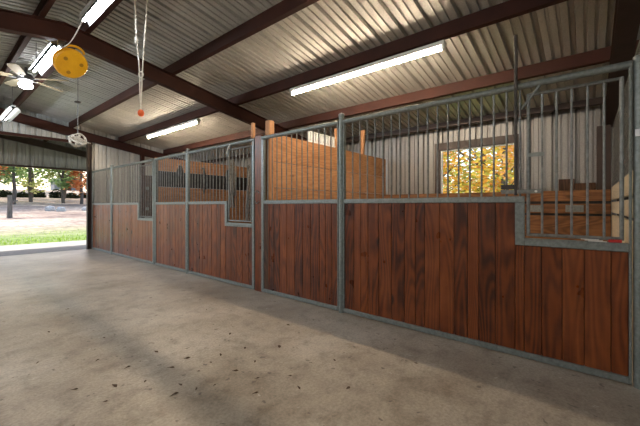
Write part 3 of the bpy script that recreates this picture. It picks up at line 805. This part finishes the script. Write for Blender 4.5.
for i, (x, y, h, cr, m) in enumerate(far):
    tree(x, y, h, cr, m, kinds[m]+' leaved tree in the paddock, '+words[i], seed=i+20, group='trees beyond the paddock', leaf=.36, n=2000, base=.16, trunk=.15)
for i, (x, y, lab) in enumerate(((6.5, 62, 'pale distant tree at the left behind the paddock trees'), (10.0, 64, 'pale distant tree in the middle behind the paddock trees'), (13.6, 61, 'pale distant tree just left of the shed'), (20.5, 66, 'pale distant tree right of the shed'), (24.5, 62, 'pale distant tree at the far right behind the paddock'))):
    tree(x, y, 9.5, 2.3, 'lf_ygreen' if i % 2 else 'lf_green', lab, seed=i+70, group='trees beyond the paddock', leaf=.4, n=1500, base=.05, trunk=.16)
# autumn trees behind the stall window
tree(11.3, 2.0, 5.2, 1.9, 'lf_gold', 'golden autumn tree right of centre outside the stall window', seed=5, leaf=.17, n=4200, base=.08, trunk=.09)
tree(11.8, 4.3, 5.5, 1.9, 'lf_gold', 'orange and gold tree at the left outside the stall window', seed=9, leaf=.17, n=4200, base=.08, trunk=.09)
tree(15.5, 3.5, 7.5, 3.4, 'lf_ygreen', 'large yellow green tree farther behind the stall window', seed=12, leaf=.3, n=3500, base=.05, trunk=.2)
tree(14.5, .2, 7.0, 2.6, 'lf_gold', 'tall gold tree farther right outside the stall window', seed=14, leaf=.28, n=2600, base=.05, trunk=.18)

def shrub(x, y, r_, h, label, seed):
    rg = random.Random(seed); mb = MB(); z = gz(x, y)
    for i in range(500):
        a = rg.uniform(0, 6.3); rr = r_*rg.random()**.5; p = Vector((x+rr*math.cos(a), y+rr*.5*math.sin(a), z+h*rg.random()*(1-.5*(rr/r_)**2))); s = .25
        R = Matrix.Rotation(rg.uniform(0, 6.3), 3, 'Z') @ Matrix.Rotation(rg.uniform(-1.4, 1.4), 3, 'X')
        mb.add([p+R @ Vector(v) for v in ((-s*.5, 0, 0), (0, -s*.3, 0), (s*.5, 0, 0), (0, s*.3, 0))], [(0, 1, 2, 3)], rg.random())
    t = thing('shrub', label, 'shrub', (x, y, z), 'dark shrubs at the foot of the trees')
    mb.build('foliage', M['lf_dark'], t)['kind'] = 'stuff'
    mb = MB(); mb.tube([(x, y, z-.1), (x, y, z+h*.5)], .05, 6); mb.build('stem', M['bark'], t)
for i in range(9):
    x = 2.5+i*1.45; shrub(x, 47.5+.5*math.sin(i*2), .66, .85+.25*math.sin(i*1.7), 'low dark shrub in the row at the foot of the far trees', 40+i)
# shed
sx, sy = 16.9, 75.0; z = gz(sx, sy)
s_ = thing('shed', 'small pale shed with a grey gable roof among the far trees', 'shed', (sx, sy, z))
mb = MB(); mb.box((sx-2, sy-1.5, z-.3), (sx+2, sy+1.5, z+2.0)); mb.build('walls', M['siding'], s_)
mb = MB(); mb.add([(sx-2.3, sy-1.8, z+1.95), (sx+2.3, sy-1.8, z+1.95), (sx, sy-1.8, z+3.0), (sx-2.3, sy+1.8, z+1.95), (sx+2.3, sy+1.8, z+1.95), (sx, sy+1.8, z+3.0)], [(0, 1, 2), (5, 4, 3), (0, 2, 5, 3), (1, 4, 5, 2), (0, 3, 4, 1)]); mb.build('roof', M['shingle'], s_)
mb = MB(); mb.box((sx-.5, sy-1.54, z), (sx+.5, sy-1.5, z+1.8)); mb.build('door', M['brown_wood'], s_)
# hitching post
hx, hy = 3.15, 25.5; z = gz(hx, hy)
t = thing('hitching_post', 'weathered timber post standing in the paddock at the left', 'post', (hx, hy, z))
mb = MB(); mb.tube([(hx, hy, z-.1), (hx+.02, hy, z+.7), (hx, hy, z+1.3)], [.13, .11, .10], 8); mb.build('upright', M['fence_wood'], t)
mb = MB(); mb.tube([(hx, hy, z+.8), (hx+.35, hy, z+1.0)], .05, 6); mb.build('arm', M['fence_wood'], t)
# pale stones
for (x, y, s, lab) in ((5.84, 30, .26, 'pale upright stone in the middle of the paddock'), (6.35, 29.4, .24, 'wide pale stone in the paddock right of the upright stone'), (8.0, 30, .22, 'pale stone far back at the right side of the paddock')):
    bm = bmesh.new(); bmesh.ops.create_icosphere(bm, subdivisions=3, radius=1)
    for v in bm.verts:
        d = 1+.25*noise.noise(v.co*1.7+Vector((x, 0, 0))); v.co = Vector((v.co.x*s*d*1.2, v.co.y*s*d*.8, v.co.z*s*d*.9))
    me = bpy.data.meshes.new('stone'); bm.to_mesh(me); bm.free(); me.materials.append(M['stone'])
    o = bpy.data.objects.new('stone', me); C.objects.link(o); o.location = (x, y, gz(x, y)+s*.45); tag(o, lab, 'stone')

# ------------------------------------------------------------------ light, sky, camera
w = bpy.data.worlds.new('sky'); sc.world = w; w.use_nodes = True; nt = w.node_tree; nt.nodes.clear()
out = nt.nodes.new('ShaderNodeOutputWorld'); bg = nt.nodes.new('ShaderNodeBackground'); sky = nt.nodes.new('ShaderNodeTexSky')
sky.sky_type = 'NISHITA'; sky.sun_disc = False; sky.sun_elevation = math.radians(48); sky.sun_rotation = math.radians(20); sky.air_density = 1.0; sky.dust_density = 2.5
nt.links.new(sky.outputs[0], bg.inputs[0]); bg.inputs[1].default_value = .32; nt.links.new(bg.outputs[0], out.inputs[0])
sl = bpy.data.lights.new('sun', 'SUN'); sl.energy = 3.0; sl.angle = .009; sl.color = (1, .93, .82)
so = bpy.data.objects.new('sun', sl); C.objects.link(so)
sd = Vector((-.30, .62, .0)).normalized()*math.cos(math.radians(50)) + Vector((0, 0, math.sin(math.radians(50))))
so.rotation_euler = sd.to_track_quat('Z', 'Y').to_euler(); so.location = (0, 0, 20)

cd = bpy.data.cameras.new('camera'); co = bpy.data.objects.new('camera', cd); C.objects.link(co)
cd.sensor_width = 36; cd.sensor_fit = 'HORIZONTAL'; cd.lens = 326.4/640*36; cd.shift_y = -7.0/640
cd.clip_start = .05; cd.clip_end = 500
co.location = (0, 0, EYE); co.rotation_euler = (PI/2, 0, -math.atan2(397.5, 326.4))
sc.camera = co
sc.view_settings.view_transform = 'Standard'; sc.view_settings.look = 'None'; sc.view_settings.gamma = 1; sc.view_settings.exposure = 0.56
sc.view_settings.use_curve_mapping = False
sc.cycles.max_bounces = 8; sc.cycles.diffuse_bounces = 5; sc.cycles.glossy_bounces = 4
sc.cycles.sample_clamp_indirect = 6
